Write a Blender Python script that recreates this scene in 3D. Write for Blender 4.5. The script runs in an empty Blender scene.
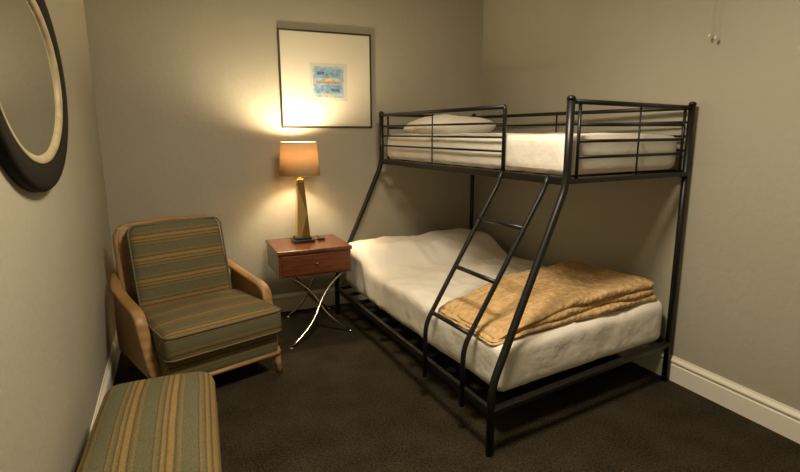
import bpy, bmesh, math, random
from mathutils import Vector, Matrix, noise
random.seed(3)
sc=bpy.context.scene
sc.view_settings.view_transform='Standard'
sc.view_settings.look='None'

# ---------------------------------------------------------------- materials
def newmat(name):
    m=bpy.data.materials.new(name); m.use_nodes=True
    nt=m.node_tree; b=nt.nodes['Principled BSDF']
    return m,nt,b
def N(nt,t,**k):
    n=nt.nodes.new(t)
    for a,v in k.items(): setattr(n,a,v)
    return n
def plain(name,col,rough=.5,metal=0,bump=None,var=0,spec=None):
    m,nt,b=newmat(name)
    b.inputs['Base Color'].default_value=(*col,1); b.inputs['Roughness'].default_value=rough
    b.inputs['Metallic'].default_value=metal
    if spec is not None: b.inputs['Specular IOR Level'].default_value=spec
    tc=N(nt,'ShaderNodeTexCoord')
    if var:
        nz=N(nt,'ShaderNodeTexNoise'); nz.inputs['Scale'].default_value=var[0]; nz.inputs['Detail'].default_value=5
        nt.links.new(tc.outputs['Object'],nz.inputs['Vector'])
        cr=N(nt,'ShaderNodeValToRGB'); v=var[1]
        cr.color_ramp.elements[0].position=.3; cr.color_ramp.elements[1].position=.7
        cr.color_ramp.elements[0].color=(*[c*(1-v) for c in col],1); cr.color_ramp.elements[1].color=(*[min(1,c*(1+v)) for c in col],1)
        nt.links.new(nz.outputs['Fac'],cr.inputs['Fac']); nt.links.new(cr.outputs['Color'],b.inputs['Base Color'])
    if bump:
        nb=N(nt,'ShaderNodeTexNoise'); nb.inputs['Scale'].default_value=bump[0]; nb.inputs['Detail'].default_value=6
        nt.links.new(tc.outputs['Object'],nb.inputs['Vector'])
        bp=N(nt,'ShaderNodeBump'); bp.inputs['Strength'].default_value=bump[1]; bp.inputs['Distance'].default_value=bump[2]
        nt.links.new(nb.outputs['Fac'],bp.inputs['Height']); nt.links.new(bp.outputs['Normal'],b.inputs['Normal'])
    return m
M_wall=plain('wall_paint',(.378,.354,.275),.6,bump=(26,.22,.010),var=(1.5,.04))
M_ceil=plain('ceiling_paint',(.6,.57,.48),.8,bump=(40,.2,.005))
M_trim=plain('trim_paint',(.76,.72,.60),.4,bump=(30,.1,.003))
M_metal=plain('black_metal',(.0065,.006,.0055),.38,0.0,bump=(60,.05,.002),spec=.4)
M_sheet=plain('white_sheet',(.78,.74,.65),.85,bump=(7,.4,.035),var=(3,.03))
M_cord=plain('cord_white',(.6,.57,.48),.6)
M_dark=plain('dark_base',(.012,.01,.008),.3)
M_bulb,nt,b=newmat('bulb_glass'); b.inputs['Emission Color'].default_value=(1,.78,.48,1); b.inputs['Emission Strength'].default_value=12
M_fix,nt,b=newmat('fixture_glass'); b.inputs['Base Color'].default_value=(.9,.85,.75,1); b.inputs['Emission Color'].default_value=(1,.8,.55,1); b.inputs['Emission Strength'].default_value=2

# carpet
M_carpet,nt,b=newmat('carpet'); b.inputs['Roughness'].default_value=.95; b.inputs['Specular IOR Level'].default_value=.1
tc=N(nt,'ShaderNodeTexCoord'); n1=N(nt,'ShaderNodeTexNoise'); n1.inputs['Scale'].default_value=110; n1.inputs['Detail'].default_value=3
n2=N(nt,'ShaderNodeTexNoise'); n2.inputs['Scale'].default_value=5; n2.inputs['Detail'].default_value=6
for q in (n1,n2): nt.links.new(tc.outputs['Object'],q.inputs['Vector'])
mx=N(nt,'ShaderNodeMath',operation='ADD'); m2=N(nt,'ShaderNodeMath',operation='MULTIPLY'); m2.inputs[1].default_value=.35
nt.links.new(n2.outputs['Fac'],m2.inputs[0]); nt.links.new(n1.outputs['Fac'],mx.inputs[0]); nt.links.new(m2.outputs[0],mx.inputs[1])
cr=N(nt,'ShaderNodeValToRGB'); cr.color_ramp.elements[0].position=.5; cr.color_ramp.elements[0].color=(.0115,.0093,.0048,1)
cr.color_ramp.elements[1].position=.88; cr.color_ramp.elements[1].color=(.056,.044,.025,1)
nt.links.new(mx.outputs[0],cr.inputs['Fac']); nt.links.new(cr.outputs['Color'],b.inputs['Base Color'])
bp=N(nt,'ShaderNodeBump'); bp.inputs['Strength'].default_value=.8; bp.inputs['Distance'].default_value=.012
nt.links.new(n1.outputs['Fac'],bp.inputs['Height']); nt.links.new(bp.outputs['Normal'],b.inputs['Normal'])

# striped fabric : s = dot(pos, dirvec)
def stripes(name,dirv,period=.115):
    m,nt,b=newmat(name); b.inputs['Roughness'].default_value=.9; b.inputs['Specular IOR Level'].default_value=.15
    tc=N(nt,'ShaderNodeTexCoord'); d=N(nt,'ShaderNodeVectorMath',operation='DOT_PRODUCT'); d.inputs[1].default_value=dirv
    nt.links.new(tc.outputs['Object'],d.inputs[0])
    nz=N(nt,'ShaderNodeTexNoise'); nz.inputs['Scale'].default_value=8; nt.links.new(tc.outputs['Object'],nz.inputs['Vector'])
    a0=N(nt,'ShaderNodeMath',operation='MULTIPLY_ADD'); a0.inputs[1].default_value=.006; nt.links.new(nz.outputs['Fac'],a0.inputs[0]); nt.links.new(d.outputs['Value'],a0.inputs[2])
    a=N(nt,'ShaderNodeMath',operation='MULTIPLY'); a.inputs[1].default_value=1/period; nt.links.new(a0.outputs[0],a.inputs[0])
    f=N(nt,'ShaderNodeMath',operation='FRACT'); nt.links.new(a.outputs[0],f.inputs[0])
    cr=N(nt,'ShaderNodeValToRGB'); e=cr.color_ramp; e.interpolation='LINEAR'
    G=(.118,.102,.048,1); T=(.235,.155,.058,1); D=(.08,.067,.033,1); B=(.115,.106,.06,1); T2=(.18,.132,.057,1)
    st=[(0,B),(.14,B),(.17,D),(.20,T2),(.30,G),(.33,D),(.36,T),(.42,T2),(.46,D),(.5,T),(.6,T),(.64,D),(.68,G),(.76,T2),(.80,G),(.84,B)]
    e.elements[0].position=0; e.elements[0].color=B; e.elements[1].position=.999; e.elements[1].color=B
    for p,c in st[1:]:
        x=e.elements.new(p); x.color=c
    nt.links.new(f.outputs[0],cr.inputs['Fac'])
    w=N(nt,'ShaderNodeTexNoise'); w.inputs['Scale'].default_value=240; w.inputs['Detail'].default_value=2; nt.links.new(tc.outputs['Object'],w.inputs['Vector'])
    mxx=N(nt,'ShaderNodeMix',data_type='RGBA',blend_type='OVERLAY'); mxx.inputs[0].default_value=.6
    nt.links.new(cr.outputs['Color'],mxx.inputs[6]); nt.links.new(w.outputs['Fac'],mxx.inputs[7]); nt.links.new(mxx.outputs[2],b.inputs['Base Color'])
    bp=N(nt,'ShaderNodeBump'); bp.inputs['Strength'].default_value=.5; bp.inputs['Distance'].default_value=.005
    nt.links.new(w.outputs['Fac'],bp.inputs['Height']); nt.links.new(bp.outputs['Normal'],b.inputs['Normal'])
    return m
M_strY=stripes('striped_fabric_seat',(0,.8,.8),.13); M_strZ=stripes('striped_fabric_back',(0,0,1),.13); M_strX=stripes('striped_fabric_ottoman',(1,0.0,0),.14)
M_piping=plain('piping',(.12,.10,.052),.8)

# rattan
def ratt(name,axis,scale,c1,c2):
    m,nt,b=newmat(name); b.inputs['Roughness'].default_value=.45
    tc=N(nt,'ShaderNodeTexCoord'); wv=N(nt,'ShaderNodeTexWave'); wv.bands_direction=axis; wv.inputs['Scale'].default_value=scale; wv.inputs['Distortion'].default_value=3
    nt.links.new(tc.outputs['Object'],wv.inputs['Vector'])
    cr=N(nt,'ShaderNodeValToRGB'); cr.color_ramp.elements[0].color=(*c1,1); cr.color_ramp.elements[1].color=(*c2,1)
    nt.links.new(wv.outputs['Fac'],cr.inputs['Fac']); nt.links.new(cr.outputs['Color'],b.inputs['Base Color'])
    bp=N(nt,'ShaderNodeBump'); bp.inputs['Strength'].default_value=.35; bp.inputs['Distance'].default_value=.003
    nt.links.new(wv.outputs['Fac'],bp.inputs['Height']); nt.links.new(bp.outputs['Normal'],b.inputs['Normal'])
    return m
M_rattan=ratt('rattan','Z',30,(.22,.12,.04),(.35,.20,.075))
M_cane=ratt('cane_wood','Z',6,(.26,.14,.048),(.33,.19,.07))

# cherry wood
def wood(name,c1,c2,rough=.25,sc_=(1.5,14,14),spec=.5):
    m,nt,b=newmat(name); b.inputs['Roughness'].default_value=rough; b.inputs['Specular IOR Level'].default_value=spec
    tc=N(nt,'ShaderNodeTexCoord'); mp=N(nt,'ShaderNodeMapping'); mp.inputs['Scale'].default_value=sc_
    nt.links.new(tc.outputs['Object'],mp.inputs['Vector'])
    nz=N(nt,'ShaderNodeTexNoise'); nz.inputs['Scale'].default_value=3; nz.inputs['Detail'].default_value=8; nz.inputs['Distortion'].default_value=1.2
    nt.links.new(mp.outputs[0],nz.inputs['Vector'])
    cr=N(nt,'ShaderNodeValToRGB'); cr.color_ramp.elements[0].position=.3; cr.color_ramp.elements[1].position=.7
    cr.color_ramp.elements[0].color=(*c1,1); cr.color_ramp.elements[1].color=(*c2,1)
    nt.links.new(nz.outputs['Fac'],cr.inputs['Fac']); nt.links.new(cr.outputs['Color'],b.inputs['Base Color'])
    return m
M_cherry=wood('cherry_wood',(.085,.024,.009),(.16,.05,.02))
M_frame=wood('frame_dark_wood',(.015,.009,.005),(.035,.02,.01),.35)
M_mirframe=wood('mirror_black_wood',(.005,.0035,.0025),(.008,.006,.0045),.6,spec=.15)
M_chrome=plain('chrome',(.55,.5,.42),.2,1.0)
M_mat=plain('picture_mat',(.62,.58,.47),.6)
M_ring=plain('mirror_cream_ring',(.40,.33,.20),.5,.0,var=(20,.15))
M_glass,nt,b=newmat('mirror_glass'); b.inputs['Metallic'].default_value=1; b.inputs['Roughness'].default_value=.03; b.inputs['Base Color'].default_value=(.82,.85,.78,1)

# brass lamp with faceted triangle inlay
M_brass,nt,b=newmat('brass_inlay'); b.inputs['Roughness'].default_value=.24; b.inputs['Metallic'].default_value=1
tc=N(nt,'ShaderNodeTexCoord'); sp=N(nt,'ShaderNodeSeparateXYZ'); nt.links.new(tc.outputs['Object'],sp.inputs[0])
zz=N(nt,'ShaderNodeMath',operation='MULTIPLY'); zz.inputs[1].default_value=2.3; nt.links.new(sp.outputs['Z'],zz.inputs[0])
pp=N(nt,'ShaderNodeMath',operation='PINGPONG'); pp.inputs[1].default_value=.5; nt.links.new(zz.outputs[0],pp.inputs[0])
p2=N(nt,'ShaderNodeMath',operation='MULTIPLY_ADD'); p2.inputs[1].default_value=.13; p2.inputs[2].default_value=-.03; nt.links.new(pp.outputs[0],p2.inputs[0])
gt=N(nt,'ShaderNodeMath',operation='GREATER_THAN'); nt.links.new(sp.outputs['X'],gt.inputs[0]); nt.links.new(p2.outputs[0],gt.inputs[1])
mxx=N(nt,'ShaderNodeMix',data_type='RGBA'); mxx.inputs[6].default_value=(.86,.62,.27,1); mxx.inputs[7].default_value=(.42,.26,.09,1)
nt.links.new(gt.outputs[0],mxx.inputs[0]); nt.links.new(mxx.outputs[2],b.inputs['Base Color'])

# lampshade
M_shade=bpy.data.materials.new('lampshade_fabric'); M_shade.use_nodes=True; nt=M_shade.node_tree; nt.nodes.clear()
o=N(nt,'ShaderNodeOutputMaterial'); df=N(nt,'ShaderNodeBsdfDiffuse'); tl=N(nt,'ShaderNodeBsdfTranslucent'); ms=N(nt,'ShaderNodeMixShader')
df.inputs[0].default_value=(.58,.43,.26,1); tl.inputs[0].default_value=(.40,.275,.155,1); ms.inputs[0].default_value=.22
nt.links.new(df.outputs[0],ms.inputs[1]); nt.links.new(tl.outputs[0],ms.inputs[2]); nt.links.new(ms.outputs[0],o.inputs[0])

# quilt
M_quilt,nt,b=newmat('tan_quilt'); b.inputs['Roughness'].default_value=.9; b.inputs['Specular IOR Level'].default_value=.1
tc=N(nt,'ShaderNodeTexCoord'); mp=N(nt,'ShaderNodeMapping'); mp.inputs['Rotation'].default_value=(0,0,.75)
nt.links.new(tc.outputs['Object'],mp.inputs['Vector'])
vo=N(nt,'ShaderNodeTexVoronoi'); vo.inputs['Scale'].default_value=34; nt.links.new(mp.outputs[0],vo.inputs['Vector'])
n3=N(nt,'ShaderNodeTexNoise'); n3.inputs['Scale'].default_value=30; n3.inputs['Detail'].default_value=5; nt.links.new(tc.outputs['Object'],n3.inputs['Vector'])
cr=N(nt,'ShaderNodeValToRGB'); cr.color_ramp.elements[0].position=.38; cr.color_ramp.elements[1].position=.62
cr.color_ramp.elements[0].color=(.48,.31,.14,1); cr.color_ramp.elements[1].color=(.60,.41,.20,1)
nt.links.new(n3.outputs['Fac'],cr.inputs['Fac']); nt.links.new(cr.outputs['Color'],b.inputs['Base Color'])
bp=N(nt,'ShaderNodeBump'); bp.inputs['Strength'].default_value=.7; bp.inputs['Distance'].default_value=.014; bp.invert=True
nt.links.new(vo.outputs['Distance'],bp.inputs['Height']); nt.links.new(bp.outputs['Normal'],b.inputs['Normal'])

# artwork materials
M_paper=plain('print_paper',(.5,.48,.42),.7)
M_blue=plain('print_blue',(.16,.28,.42),.7,var=(30,.4)); M_teal=plain('print_teal',(.28,.38,.41),.7,var=(40,.3))
M_ochre=plain('print_ochre',(.44,.37,.20),.7,var=(40,.3)); M_red=plain('print_red',(.36,.22,.16),.7,var=(50,.3)); M_navy=plain('print_navy',(.07,.10,.17),.7,var=(40,.3))

# ---------------------------------------------------------------- geometry helpers
def empty(name,loc=(0,0,0),rz=0):
    e=bpy.data.objects.new(name,None); e.location=loc; e.rotation_euler=(0,0,rz); sc.collection.objects.link(e); e.empty_display_size=.1
    return e
def mk(name,verts,faces,mat,parent=None,smooth=True,loc=(0,0,0),rot=(0,0,0),autos=None):
    me=bpy.data.meshes.new(name); me.from_pydata([tuple(v) for v in verts],[],faces)
    bm=bmesh.new(); bm.from_mesh(me); bmesh.ops.remove_doubles(bm,verts=bm.verts,dist=1e-5); bmesh.ops.recalc_face_normals(bm,faces=bm.faces); bm.to_mesh(me); bm.free()
    for p in me.polygons: p.use_smooth=smooth
    me.materials.append(mat)
    o=bpy.data.objects.new(name,me); sc.collection.objects.link(o); o.location=loc; o.rotation_euler=rot
    if parent: o.parent=parent
    return o
def box(name,a,b,mat,parent=None,bev=.004,loc=(0,0,0),rot=(0,0,0)):
    (x0,y0,z0),(x1,y1,z1)=a,b
    v=[(x,y,z) for x in(x0,x1) for y in(y0,y1) for z in(z0,z1)]
    f=[(0,1,3,2),(4,6,7,5),(0,4,5,1),(2,3,7,6),(0,2,6,4),(1,5,7,3)]
    o=mk(name,v,f,mat,parent,False,loc,rot)
    if bev:
        m=o.modifiers.new('b','BEVEL'); m.width=bev; m.segments=2
    return o
def fillet(pts,r,n=5):
    pts=[Vector(p) for p in pts]; out=[pts[0]]
    for i in range(1,len(pts)-1):
        a,b,c=pts[i-1],pts[i],pts[i+1]
        r1=min(r,(a-b).length*.45,(c-b).length*.45)
        p=b+(a-b).normalized()*r1; q=b+(c-b).normalized()*r1
        for k in range(n+1):
            t=k/n; out.append((1-t)**2*p+2*t*(1-t)*b+t*t*q)
    out.append(pts[-1]); return out
def tube(name,pts,r,mat,parent=None,seg=10,closed=False,fr=0,square=False,ry=None):
    pts=fillet(pts,fr) if fr else [Vector(p) for p in pts]
    n=len(pts); V=[];F=[]
    up=None
    for i,p in enumerate(pts):
        if closed: t=(pts[(i+1)%n]-pts[i-1]).normalized()
        elif i==0: t=(pts[1]-p).normalized()
        elif i==n-1: t=(p-pts[-2]).normalized()
        else: t=((pts[i+1]-p).normalized()+(p-pts[i-1]).normalized()).normalized()
        if up is None:
            up=Vector((0,1,0)) if abs(t.y)<.8 else Vector((0,0,1))
        up=(up-t*up.dot(t)).normalized(); s=t.cross(up)
        rr=r(i/(n-1)) if callable(r) else r
        if square:
            for cx,cy in ((1,1),(-1,1),(-1,-1),(1,-1)): V.append(p+s*cx*rr+up*cy*(ry or rr))
        else:
            for k in range(seg):
                an=2*math.pi*k/seg; V.append(p+s*math.cos(an)*rr+up*math.sin(an)*(ry or rr))
    sg=4 if square else seg
    for i in range(n if closed else n-1):
        j=(i+1)%n
        for k in range(sg):
            l=(k+1)%sg; F.append((i*sg+k,i*sg+l,j*sg+l,j*sg+k))
    if not closed:
        F.append(tuple(range(sg))); F.append(tuple((n-1)*sg+k for k in range(sg)))
    o=mk(name,V,F,mat,parent,not square)
    if square:
        m=o.modifiers.new('b','BEVEL'); m.width=min(.005,(ry or r if not callable(r) else .01)*.4); m.segments=2
    return o
def lathe(name,prof,mat,parent=None,seg=40,loc=(0,0,0),sx=1,sy=1):
    V=[];F=[];n=len(prof)
    for k in range(seg):
        a=2*math.pi*k/seg
        for r,z in prof: V.append((r*math.cos(a)*sx,r*math.sin(a)*sy,z))
    for k in range(seg):
        l=(k+1)%seg
        for i in range(n-1): F.append((k*n+i,l*n+i,l*n+i+1,k*n+i+1))
    return mk(name,V,F,mat,parent,True,loc)
def soft(name,a,b,r,mat,parent=None,cell=.03,fn=None,loc=(0,0,0),rot=(0,0,0),sub=0):
    a=Vector(a);b=Vector(b);s=b-a;n=[max(4,int(math.ceil(s[i]/cell))) for i in range(3)]
    if isinstance(r,(int,float)): r=(r,r,r)
    def coords(i):
        L=[]
        for k in range(n[i]+1):
            t=k/n[i]; L.append(a[i]+s[i]*t)
        e=[a[i]+r[i]*q for q in (.15,.35,.6)]+[b[i]-r[i]*q for q in (.15,.35,.6)]
        return sorted(set([round(x,5) for x in L+e]))
    cs=[coords(i) for i in range(3)]
    V=[];F=[]
    def mp(p):
        q=Vector([min(max(p[i],a[i]+r[i]),b[i]-r[i]) for i in range(3)])
        d=Vector([(p[i]-q[i])/r[i] for i in range(3)])
        if d.length>1e-9:
            m=max(abs(d.x),abs(d.y),abs(d.z)); d=d.normalized()*m
        p=Vector([q[i]+d[i]*r[i] for i in range(3)])
        if fn: p=Vector(fn(p,a,b))
        return p
    for ax in range(3):
        u,w=[i for i in range(3) if i!=ax]
        for side in (a[ax],b[ax]):
            st=len(V)
            for cu in cs[u]:
                for cw in cs[w]:
                    p=[0,0,0];p[ax]=side;p[u]=cu;p[w]=cw; V.append(mp(p))
            nw=len(cs[w])
            for i in range(len(cs[u])-1):
                for j in range(nw-1):
                    F.append((st+i*nw+j,st+(i+1)*nw+j,st+(i+1)*nw+j+1,st+i*nw+j+1))
    return mk(name,V,F,mat,parent,True,loc,rot)
def rrect(x0,x1,y0,y1,r,z,n=6):
    P=[]
    for cx,cy,a0 in ((x1-r,y1-r,0),(x0+r,y1-r,90),(x0+r,y0+r,180),(x1-r,y0+r,270)):
        for k in range(n+1):
            a=math.radians(a0+90*k/n); P.append((cx+r*math.cos(a),cy+r*math.sin(a),z(cx,cy) if callable(z) else z))
    return P

# ---------------------------------------------------------------- room
W=3.04; D=-4.75; Hh=2.75
box('floor',(-.1,D-.1,-.1),(W+.1,.1,0),M_carpet,bev=0)
box('ceiling',(-.1,D-.1,Hh),(W+.1,.1,Hh+.1),M_ceil,bev=0)
box('wall_back',(-.1,0,0),(W+.1,.1,Hh),M_wall,bev=0)
box('wall_left',(-.1,D,0),(0,0,Hh),M_wall,bev=0)
box('wall_right',(W,D,0),(W+.1,0,Hh),M_wall,bev=0)
box('wall_front',(-.1,D-.1,0),(W+.1,D,Hh),M_wall,bev=0)
prof=[(0,0),(.016,0),(.016,.098),(.012,.104),(.012,.112),(.019,.118),(.019,.126),(.013,.134),(.007,.142),(.005,.15),(0,.15)]
def baseboard(name,p0,p1,nrm):
    V=[];n=len(prof)
    for p in (p0,p1):
        for d,z in prof: V.append((p[0]+nrm[0]*d,p[1]+nrm[1]*d,z))
    F=[(i,(i+1)%n,n+(i+1)%n,n+i) for i in range(n)]+[tuple(range(n)),tuple(range(n,2*n))]
    mk(name,V,F,M_trim,None,False)
baseboard('baseboard_back',(0,0),(W,0),(0,-1)); baseboard('baseboard_left',(0,D),(0,0),(1,0))
baseboard('baseboard_right',(W,D),(W,0),(-1,0)); baseboard('baseboard_front',(0,D),(W,D),(0,1))

# ---------------------------------------------------------------- bunk bed
bed=empty('bunk_bed',(2.872,-.1531,0),.0681)
w1,w2,L=.89,1.30,2.0
LB=2.10; WB=1.37
xc=-.015
R=.0175
for nm,x,y in (('post_wall_head',0,0),('post_wall_foot',xc,-L)):
    tube(nm,[(x,y,0),(x,y,1.585)],R,M_metal,bed,14)
    lathe(nm+'_cap',[(0,1.597),(.012,1.595),(.019,1.588),(.019,1.578),(0,1.578)],M_metal,bed,16,(x,y,0))
for nm,y,xl,yl in (('post_open_head',0,-w2,0),('post_open_foot',-L,-WB,-LB)):
    tube(nm,[(xl,yl,0),(xl,yl,.33),(-w1,y,1.2),(-w1,y,1.59)],R*1.06,M_metal,bed,14,fr=.07)
    lathe(nm+'_cap',[(0,1.607),(.012,1.605),(.0205,1.598),(.0205,1.585),(0,1.585)],M_metal,bed,16,(-w1,y,0))
def bar(nm,p,q,r=.009,sq=False,ry=None): tube(nm,[p,q],r,M_metal,bed,8,square=sq,ry=ry)
zt=1.215
bar('upper_rail_open',(-w1,0,zt),(-w1,-L,zt),.012,True,.02)
bar('upper_rail_wall',(0,0,zt),(xc,-L,zt),.012,True,.02)
bar('upper_rail_foot',(-w1,-L,zt),(xc,-L,zt),.012,True,.02)
bar('upper_rail_head',(-w1,0,zt),(0,0,zt),.012,True,.02)
zb=.215
bar('lower_rail_open',(-w2,0,zb),(-WB,-LB,zb),.013,True,.02)
bar('lower_rail_wall',(0,0,zb),(xc,-L,zb+.02),.013,True,.02)
bar('lower_rail_foot',(-WB,-LB,zb),(xc,-L,zb+.02),.013,True,.02)
bar('lower_rail_head',(-w2,0,zb),(0,0,zb),.013,True,.02)
gy=-1.53
bar('guard_top_open',(-w1,0,1.575),(-w1,gy,1.575),.012)
for i,z in enumerate((1.49,1.415,1.34)): bar('guard_bar_open_%d'%i,(-w1,0,z),(-w1,gy,z),.0065)
tube('guard_end_open',[(-w1,gy+.03,1.575),(-w1,gy,1.575),(-w1,gy,zt)],.011,M_metal,bed,10,fr=.02)
bar('guard_mid_open',(-w1,-.78,1.575),(-w1,-.78,zt),.0045)
bar('guard_top_wall',(0,0,1.565),(xc,-L,1.565),.012)
for i,z in enumerate((1.49,1.415,1.34)): bar('guard_bar_wall_%d'%i,(0,0,z),(xc,-L,z),.0065)
bar('guard_mid_wall',(xc/2,-1,1.565),(xc/2,-1,zt),.006)
for e,y in (('foot',-L),('head',0)):
    bar('end_top_'+e,(-w1,y,1.58),(xc,y,1.565),.012)
    for i,z in enumerate((1.475,1.40,1.325)): bar('end_bar_%s_%d'%(e,i),(-w1+.06,y,z),(-.07,y,z),.0075)
    for i,x in enumerate((-w1+.06,-.07)): bar('end_vert_%s_%d'%(e,i),(x,y,1.57),(x,y,zt),.008)
    bar('end_mid_'+e,(-w1/2+.03,y,1.57),(-w1/2+.03,y,zt),.0045)
for i,z in enumerate((.42,.55)): bar('headboard_bar_%d'%i,(-w2+.05,0,z),(0,0,z),.009)
for lv,(xa,z,n) in enumerate(((-w1,1.2,9),(-w2,.2,9))):
    for i in range(n):
        y=-.15-i*(L-.3)/(n-1); box('slat_%d_%d'%(lv,i),(xa+.01,y-.025,z-.008),(-.015,y+.025,z+.004),M_metal,bed,0)
# ladder stands just clear of the lower mattress
kx,kz=-1.375,.44
for i,y in enumerate((-1.53,-1.885)):
    tube('ladder_rail_%d'%i,[(-w1-.005,y,1.235),(-w1-.03,y,1.17),(kx,y,kz),(kx-.004,y,.14)],.0125,M_metal,bed,10,fr=.06)
    bar('ladder_bracket_%d'%i,(kx,y,.2),(-1.33,y,.21),.007)
def lx(z): return -w1-.03+(kx+w1+.03)*(1.17-z)/(1.17-kz)
for i,z in enumerate((.985,.735,.50)):
    tube('ladder_rung_%d'%i,[(lx(z),-1.53,z),(lx(z),-1.885,z)],.0115,M_metal,bed,10)
def wr(p,amp,sc1=3.,seed=0):
    return amp*noise.noise(Vector((p.x*sc1+seed,p.y*sc1,p.z*sc1)))+amp*.5*noise.noise(Vector((p.x*sc1*2.7,p.y*sc1*2.7+seed,p.z*sc1)))
def fn_top(p,a,b):
    t=max(0,min(1,(p.z-a.z)/(b.z-a.z)))
    return (p.x+wr(p,.004,9)*.8,p.y+wr(p,.004,9,3),p.z+t*(wr(p,.010,4,7)))
soft('upper_mattress_sheet',(-.868,-1.965,1.235),(-.032,-.03,1.43),.045,M_sheet,bed,.03,fn_top)
def pillow(name,c,s,parent,mat,rz=0,rx=0):
    V=[];F=[];nu,nv=36,18
    for i in range(nu):
        for j in range(nv+1):
            u=2*math.pi*i/nu; v=-math.pi/2+math.pi*j/nv
            def sp_(x,e): return math.copysign(abs(x)**e,x)
            x=sp_(math.cos(v),.55)*sp_(math.cos(u),.45); y=sp_(math.cos(v),.55)*sp_(math.sin(u),.45); z=sp_(math.sin(v),1.05)
            k=(1-.35*(abs(x)**3+abs(y)**3)/2)
            p=Vector((x*s[0],y*s[1],z*s[2]*k)); p.z+=wr(p,.012,6,c[0])
            V.append(p)
    for i in range(nu):
        l=(i+1)%nu
        for j in range(nv): F.append((i*(nv+1)+j,l*(nv+1)+j,l*(nv+1)+j+1,i*(nv+1)+j+1))
    return mk(name,V,F,mat,parent,True,c,(rx,0,rz))
pillow('upper_pillow',(-.42,-.27,1.48),(.35,.22,.085),bed,M_sheet,0,-.08)
def sm(a,b,x):
    t=max(0,min(1,(x-a)/(b-a))); return t*t*(3-2*t)
def skew(x,y):
    k=max(0,min(1,-x/1.3))*max(0,min(1,(-y-.1)/1.9))
    return x-.045*k, y-.085*max(0,min(1,-x/1.3))*max(0,min(1,(-y-1)/1))
soft('lower_mattress',(-1.225,-1.96,.225),(-.035,-.03,.44),.04,M_sheet,bed,.08)
def fn_bot(p,a,b):
    t=max(0,min(1,(p.z-a.z)/(b.z-a.z)))
    z=p.z
    hd=sm(-.62,-.32,p.y)
    pl_=0
    for cx in (-.93,-.33):
        q=max(0,1-((p.x-cx)/.36)**4); pl_=max(pl_,q**.5)
    z+=t*hd*(.045+.085*pl_)
    z+=t*wr(p,.012,3.5,1)
    cre=math.sin(p.x*11+p.y*5+3*noise.noise(Vector((p.x*2,p.y*2,0))))*(.3+noise.noise(Vector((p.x*1.5,p.y*1.5,4))))
    z+=t*.009*cre
    rd=abs(noise.noise(Vector((p.x*5+p.y*2,p.y*3.2,9)))); z+=t*.010*(1-min(1,rd*6))
    side=(1-t)
    dx=wr(Vector((0,p.y,p.z*.3)),.012,7,5)*side
    dy=wr(Vector((p.x,0,p.z*.3)),.010,7,2)*side
    x,y=skew(p.x,p.y)
    return (x+dx,y+dy,z)
soft('lower_bedding',(-1.245,-1.975,.24),(-.028,-.02,.48),.05,M_sheet,bed,.022,fn_bot)

# folded quilt, its layers bent over each other
bedq=empty('folded_quilt',(2.872,-.1531,0),.0681)
NL=Vector((-1.285,-2.01));NR=Vector((-.085,-1.965));FR=Vector((-.12,-1.33));FL=Vector((-1.275,-1.47))
def quilt(k,z0,z1,ins,sh):
    def fn(p,a,b):
        u,v,t=p.x,p.y,(p.z-a.z)/(b.z-a.z)
        q=(NL*(1-u)+NR*u)*(1-v)+(FL*(1-u)+FR*u)*v
        h=sm(0,.5,u)*.72+.28
        zz=(z0+(z1-z0)*t)*h
        x=q.x+.014*noise.noise(Vector((v*3,k*5.,1)))+sh[0]; y=q.y+.022*noise.noise(Vector((u*4,k*7.,2)))+sh[1]
        zz+=.012*noise.noise(Vector((u*5,v*4,2)))+.008*t*noise.noise(Vector((u*13,v*10,k)))+.004*t*noise.noise(Vector((u*40,v*30,k)))
        zz-=.02*(1-sm(0,.09,u))
        return (x,y,.490+zz)
    soft('quilt_layer_%d'%k,(ins,ins,0),(1-ins*.6,1-ins,.2),(.03,.05,.095),M_quilt,bedq,.015,fn)
quilt(0,0,.042,0.0,(0,0)); quilt(1,.034,.080,.01,(-.006,.006)); quilt(2,.072,.118,.02,(.004,.0))

# ---------------------------------------------------------------- side table
tb=empty('side_table',(0,0,0))
box('tabletop',(1.055,-.575,.605),(1.60,-.085,.63),M_cherry,tb,.004)
box('drawer_case',(1.063,-.562,.435),(1.592,-.095,.606),M_cherry,tb,.004)
box('drawer_front',(1.085,-.571,.45),(1.57,-.555,.592),M_cherry,tb,.004)
lathe('drawer_knob',[(0,0),(.008,.002),(.010,.008),(.005,.014),(.003,.018),(.003,.025)],M_chrome,tb,16,(1.33,-.592,.525)).rotation_euler=(-math.pi/2,0,0)
def leg(nm,top,bot,bulge):
    P=[]
    for k in range(17):
        t=k/16; p=Vector(top).lerp(Vector(bot),t); p.x+=bulge*math.sin(2*math.pi*t); P.append(p)
    tube(nm,P,.0095,M_chrome,tb,10)
    lathe(nm+'_foot',[(0,0),(.016,0),(.016,.008),(.009,.014),(0,.014)],M_chrome,tb,16,(bot[0],bot[1],0))
leg('leg_1',(1.13,-.50,.44),(1.55,-.64,.01),.03); leg('leg_2',(1.55,-.52,.44),(1.08,-.79,.01),-.03)
leg('leg_3',(1.13,-.14,.44),(1.54,-.10,.01),.03); leg('leg_4',(1.55,-.16,.44),(1.19,-.16,.01),-.03)
tube('stretcher',[(1.34,-.60,.225),(1.36,-.135,.225)],.008,M_chrome,tb)

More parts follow.
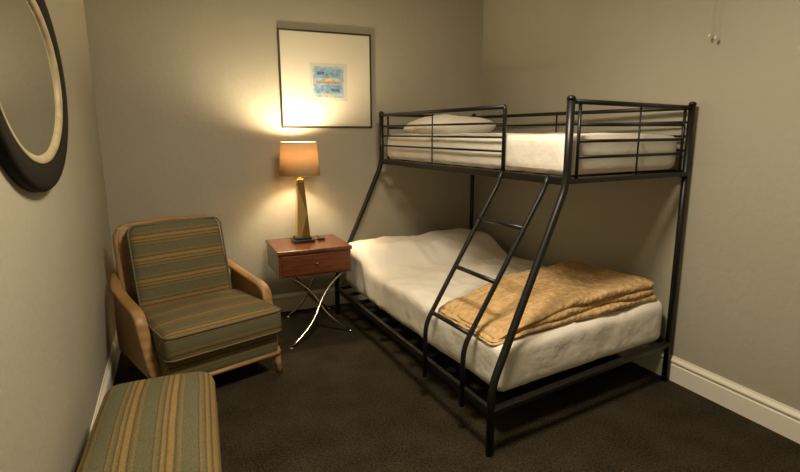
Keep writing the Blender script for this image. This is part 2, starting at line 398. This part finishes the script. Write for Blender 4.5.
# ---------------------------------------------------------------- lamp
lp=empty('table_lamp',(1.305,-.27,.631))
box('base_plinth',(-.078,-.078,0),(.078,.078,.022),M_dark,lp,.004)
box('base_step',(-.06,-.06,.022),(.06,.06,.04),M_dark,lp,.004)
v=[];f=[]
zs=[.04,.13,.22,.31,.40,.475]
for i,z in enumerate(zs):
    t=(z-.04)/(zs[-1]-.04); h=.05+(.023-.05)*t
    for cx,cy in ((1,1),(-1,1),(-1,-1),(1,-1)): v.append((cx*h,cy*h,z))
for i in range(len(zs)-1):
    for k in range(4):
        l=(k+1)%4; f.append((i*4+k,i*4+l,i*4+4+l,i*4+4+k))
f+=[(0,1,2,3),tuple((len(zs)-1)*4+k for k in range(4))]
ob=mk('obelisk_body',v,f,M_brass,lp,False); m=ob.modifiers.new('b','BEVEL'); m.width=.003; m.segments=2
lathe('neck',[(0,.47),(.012,.475),(.012,.5),(.018,.505),(.018,.55),(0,.55)],M_brass,lp,20)
lathe('bulb',[(0,.55),(.014,.56),(.028,.59),(.028,.61),(.018,.63),(0,.635)],M_bulb,lp,20)
lathe('shade',[(.150,.50),(.131,.745),(.129,.745),(.148,.50),(.150,.50)],M_shade,lp,56)
for i,(r_,z) in enumerate(((.150,.502),(.131,.744))):
    tube('shade_ring_%d'%i,[(r_*math.cos(2*math.pi*k/40),r_*math.sin(2*math.pi*k/40),z) for k in range(40)],.003,M_shade,lp,6,closed=True)
for k in range(3):
    a=2*math.pi*k/3; tube('spider_%d'%k,[(0,0,.735),(.13*math.cos(a),.13*math.sin(a),.735)],.0018,M_dark,lp,5)
tube('harp',[(.0,-.02,.54),(.0,-.042,.6),(.0,-.035,.69),(0,0,.735),(0,.035,.69),(0,.042,.6),(0,.02,.54)],.0018,M_dark,lp,6)
tube('power_cord',[(.07,.03,.006),(.12,-.03,.006),(.16,0,.006),(.14,.07,.006),(.16,.17,.006)],.0035,M_dark,lp,6,fr=.03)
box('cord_switch',(.11,-.035,0.001),(.17,-.01,.018),M_dark,lp,.005)
pl=bpy.data.lights.new('lamp_bulb_light','POINT'); pl.energy=54; pl.color=(1,.83,.55); pl.shadow_soft_size=.045
po=bpy.data.objects.new('lamp_bulb_light',pl); sc.collection.objects.link(po); po.parent=lp; po.location=(0,0,.67)

# ---------------------------------------------------------------- picture
pc=empty('framed_picture',(1.611,0,1.844))
hw,hh=.371,.365; fw_=.013
for nm,a,b in (('frame_top',(-hw,-.017,hh-fw_),(hw,-.001,hh)),('frame_bottom',(-hw,-.017,-hh),(hw,-.001,-hh+fw_)),('frame_left',(-hw,-.017,-hh),(-hw+fw_,-.001,hh)),('frame_right',(hw-fw_,-.017,-hh),(hw,-.001,hh))):
    box(nm,a,b,M_frame,pc,.002)
box('mat_board',(-hw+.01,-.010,-hh+.01),(hw-.01,-.002,hh-.01),M_mat,pc,0)
box('paper',(-.135,-.0112,-.155),(.165,-.0095,.13),M_paper,pc,0)
def patch(nm,x0,z0,x1,z1,mat,d,seed):
    n=14;P=[]; d=d+.006
    for i in range(n): P.append((x0+(x1-x0)*i/n,z0))
    for i in range(n): P.append((x1,z0+(z1-z0)*i/n))
    for i in range(n): P.append((x1-(x1-x0)*i/n,z1))
    for i in range(n): P.append((x0,z1-(z1-z0)*i/n))
    V=[(x+.007*noise.noise(Vector((x*40,z*40,seed))),d,z+.007*noise.noise(Vector((x*40,z*40,seed+9)))) for x,z in P]
    V.append(((x0+x1)/2,d,(z0+z1)/2)); c=len(V)-1
    mk(nm,V,[(i,(i+1)%c,c) for i in range(c)],mat,pc,False)
patch('paint_teal',-.112,-.13,.135,.105,M_teal,-.0176,1)
patch('paint_blue_top',-.095,.02,.115,.09,M_blue,-.0179,2)
patch('paint_blue_low',-.10,-.10,.12,-.035,M_blue,-.0179,3)
patch('paint_red',-.09,-.024,.11,-.006,M_red,-.0182,4)
patch('paint_ochre',-.02,-.004,.06,.016,M_ochre,-.0181,5)
patch('paint_ochre_low',-.06,-.12,.05,-.102,M_ochre,-.0183,6)
patch('paint_navy',-.08,.04,-.02,.065,M_navy,-.0184,7); patch('paint_navy_b',.03,-.085,.10,-.06,M_navy,-.0184,8)

# ---------------------------------------------------------------- mirror (oval, on left wall)
mr=empty('oval_wall_mirror',(0,-1.965,1.645))
def oval(nm,prof_,mat):
    V=[];F=[];n=len(prof_);seg=96;A,B=.60,.395
    for k in range(seg):
        a=2*math.pi*k/seg
        for ins,d in prof_:
            V.append((d,(A-ins)*math.cos(a),(B-ins)*math.sin(a)))
    for k in range(seg):
        l=(k+1)%seg
        for i in range(n-1): F.append((k*n+i,l*n+i,l*n+i+1,k*n+i+1))
    return mk(nm,V,F,mat,mr)
oval('frame_outer',[(0,0.003),(0,.025),(.006,.033),(.02,.036),(.085,.03),(.095,.026),(.095,.004)],M_mirframe)
oval('frame_inner_ring',[(.094,.004),(.094,.028),(.098,.030),(.112,.027),(.122,.02),(.122,.004)],M_ring)
V=[(.016,0,0)]+[(.016,(.60-.12)*math.cos(2*math.pi*k/96),(.395-.12)*math.sin(2*math.pi*k/96)) for k in range(96)]
mk('mirror_glass',V,[(0,k+1,(k+1)%96+1) for k in range(96)],M_glass,mr,False)

# ---------------------------------------------------------------- armchair
ch=empty('armchair',(.625,-1.22,0),math.radians(19))
def cush(p,a,b):
    c=(a+b)/2; return (p.x-c.x)/((b.x-a.x)/2),(p.y-c.y)/((b.y-a.y)/2)
def fn_seat(p,a,b):
    u,v_=cush(p,a,b); t=(p.z-a.z)/(b.z-a.z)
    z=p.z+(t-.5)*.03*max(0,1-u*u)*max(0,1-v_*v_)*2+wr(p,.004,7)
    return (p.x*(1-.07*(v_+1)/2),p.y,z)
soft('seat_cushion',(-.335,-.05,.27),(.35,.56,.43),.045,M_strY,ch,.03,fn_seat)
soft('seat_base',(-.325,0.0,.135),(.335,.62,.28),.02,M_strY,ch,.04)
for nm,z in (('piping_top',.413),('piping_bottom',.288)):
    P=rrect(-.333,.348,-.048,.555,.05,z); P=[(x*(1-.07*((y-.255)/.305+1)/2),y,zz) for x,y,zz in P]
    tube(nm,P,.006,M_piping,ch,6,closed=True)
bk=bpy.data.objects.new('back_assembly',None); sc.collection.objects.link(bk); bk.parent=ch; bk.location=(0,.62,.36); bk.rotation_euler=(math.radians(-13),0,0)
def fn_back(p,a,b):
    c=(a+b)/2; u=(p.x-c.x)/((b.x-a.x)/2); w=(p.z-c.z)/((b.z-a.z)/2); t=(p.y-c.y)/((b.y-a.y)/2)
    return (p.x*(1-.03*w),p.y+t*.03*max(0,1-u*u)*max(0,1-w*w)+wr(p,.004,7,2),p.z+.012*(1-u*u)*(1 if w>0 else 0))
soft('back_cushion',(-.285,-.15,.0),(.285,-.01,.53),.05,M_strZ,bk,.03,fn_back)
P=[(x,-.135,y) for x,y,_ in rrect(-.282,.282,.005,.53,.05,0)]
tube('back_piping',P,.006,M_piping,bk,6,closed=True)
tube('back_frame',[(-.31,.02,-.2),(-.315,.02,.2),(-.31,.025,.49),(-.27,.03,.545),(0,.035,.56),(.27,.03,.545),(.31,.025,.49),(.315,.02,.2),(.31,.02,-.2)],.019,M_rattan,bk,10,fr=.05)
box('woven_back_panel',(-.3,.01,-.1),(.3,.025,.54),M_rattan,bk,.004)
for i in range(9):
    x=-.27+i*.0675; tube('back_reed_%d'%i,[(x,.03,-.1),(x,.03,.54)],.006,M_rattan,bk,6)
for s,nm in ((-1,'left'),(1,'right')):
    x=s*.372
    pts=[(s*.325,.76,.60),(x-s*.005,.64,.548),(x,.42,.515),(x,.26,.50),(x,.195,.47),(x-s*.005,.17,.38),(x-s*.015,.12,.24),(x-s*.03,.08,.14)]
    P=fillet(pts,.06)
    V=[];F=[];n=len(P)
    for i,p in enumerate(P):
        t=(P[min(i+1,n-1)]-P[max(i-1,0)]).normalized(); nrm=Vector((0,-t.z,t.y)).normalized() if abs(t.x)<.99 else Vector((0,0,1))
        hw_=.032; th_=.014
        for k in range(12):
            a=2*math.pi*k/12; ca,sa=math.cos(a),math.sin(a)
            V.append(p+Vector((math.copysign(abs(ca)**.6,ca)*hw_,0,0))+nrm*math.copysign(abs(sa)**.6,sa)*th_)
    for i in range(n-1):
        for k in range(12):
            l=(k+1)%12; F.append((i*12+k,i*12+l,i*12+12+l,i*12+12+k))
    F+=[tuple(range(12)),tuple((n-1)*12+k for k in range(12))]
    mk('arm_'+nm,V,F,M_cane,ch)
    sp_=[(.13,.15),(.185,.36),(.215,.46),(.28,.49),(.45,.505),(.66,.545),(.70,.3),(.68,.15)]
    V=[(x+s*.004,y,z) for y,z in sp_]+[(x-s*.014,y,z) for y,z in sp_]; n=len(sp_)
    mk('side_panel_'+nm,V,[tuple(range(n)),tuple(range(n,2*n))]+[(i,(i+1)%n,n+(i+1)%n,n+i) for i in range(n)],M_rattan,ch,False)
    tube('front_leg_'+nm,[(s*.325,.03,.16),(s*.328,.015,.08),(s*.332,.0,.0)],lambda t:.026-.008*t,M_cane,ch,10)
    tube('rear_leg_'+nm,[(s*.31,.64,.2),(s*.31,.68,.1),(s*.31,.72,.0)],lambda t:.024-.006*t,M_cane,ch,10)
tube('front_rail',[(-.335,.0,.132),(.335,.0,.132)],.014,M_cane,ch,10)
for s in (-1,1): tube('side_rail_%d'%(s+1),[(s*.345,.02,.132),(s*.33,.68,.14)],.014,M_cane,ch,10)

# ---------------------------------------------------------------- ottoman
ot=empty('ottoman',(.288,-2.13,0),math.radians(-3))
def fn_ot(p,a,b):
    c=(a+b)/2; u=(p.x-c.x)/((b.x-a.x)/2); v_=(p.y-c.y)/((b.y-a.y)/2); t=max(0,(p.z-a.z)/(b.z-a.z))
    return (p.x*(1+.02*math.sin(t*3)),p.y,p.z+t*.045*max(0,1-u*u)*max(0,1-v_*v_)+wr(p,.003,7))
soft('ottoman_cushion',(-.22,-.42,.22),(.22,.40,.395),.06,M_strX,ot,.03,fn_ot)
soft('ottoman_base',(-.213,-.41,.08),(.213,.39,.24),.025,M_strX,ot,.04)
tube('ottoman_piping_low',rrect(-.22,.22,-.42,.40,.06,.238),.006,M_piping,ot,6,closed=True)
for i,(x,y) in enumerate(((-.18,-.36),(.18,-.36),(-.18,.35),(.18,.35))):
    tube('foot_%d'%i,[(x,y,.09),(x,y,0)],lambda t:.024-.006*t,M_cane,ot,10)

# ---------------------------------------------------------------- pull cords
pcg=empty('pull_cords',(3.0,0,0))
for i,(y,z) in enumerate(((-2.20,1.915),(-2.235,1.90))):
    tube('cord_%d'%i,[(0,y,Hh),(0,y,z)],.0011,M_cord,pcg,5)
    lathe('cord_bead_%d'%i,[(0,.018),(.004,.014),(.008,.004),(.007,-.004),(0,-.008)],M_cord,pcg,14,(0,y,z))

# ---------------------------------------------------------------- ceiling light
cl=empty('ceiling_light',(1.25,-2.7,Hh))
lathe('glass_dome',[(0,-.12),(.12,-.11),(.21,-.08),(.26,-.03),(.265,0)],M_fix,cl,40)
al=bpy.data.lights.new('ceiling_bulb','AREA'); al.shape='DISK'; al.size=.52; al.energy=68; al.color=(1,.845,.63)
ao=bpy.data.objects.new('ceiling_bulb',al); sc.collection.objects.link(ao); ao.parent=cl; ao.location=(0,0,-.13)

w=bpy.data.worlds.new('w'); sc.world=w; w.use_nodes=True; w.node_tree.nodes['Background'].inputs[0].default_value=(.02,.02,.02,1)

# ---------------------------------------------------------------- camera
C=Vector((.4225,-4.1339,1.4478)); yaw,pit,rol,f=.4132,.1977,-.0048,521.11
fwd=Vector((math.sin(yaw)*math.cos(pit),math.cos(yaw)*math.cos(pit),-math.sin(pit)))
r=Vector((math.cos(yaw),-math.sin(yaw),0)); u=r.cross(fwd)
rr=math.cos(rol)*r+math.sin(rol)*u; uu=-math.sin(rol)*r+math.cos(rol)*u
cd=bpy.data.cameras.new('camera'); co=bpy.data.objects.new('camera',cd); sc.collection.objects.link(co)
cd.sensor_width=36; cd.lens=f/800*36; cd.clip_start=.02
co.matrix_world=Matrix(((rr.x,uu.x,-fwd.x,C.x),(rr.y,uu.y,-fwd.y,C.y),(rr.z,uu.z,-fwd.z,C.z),(0,0,0,1)))
sc.camera=co
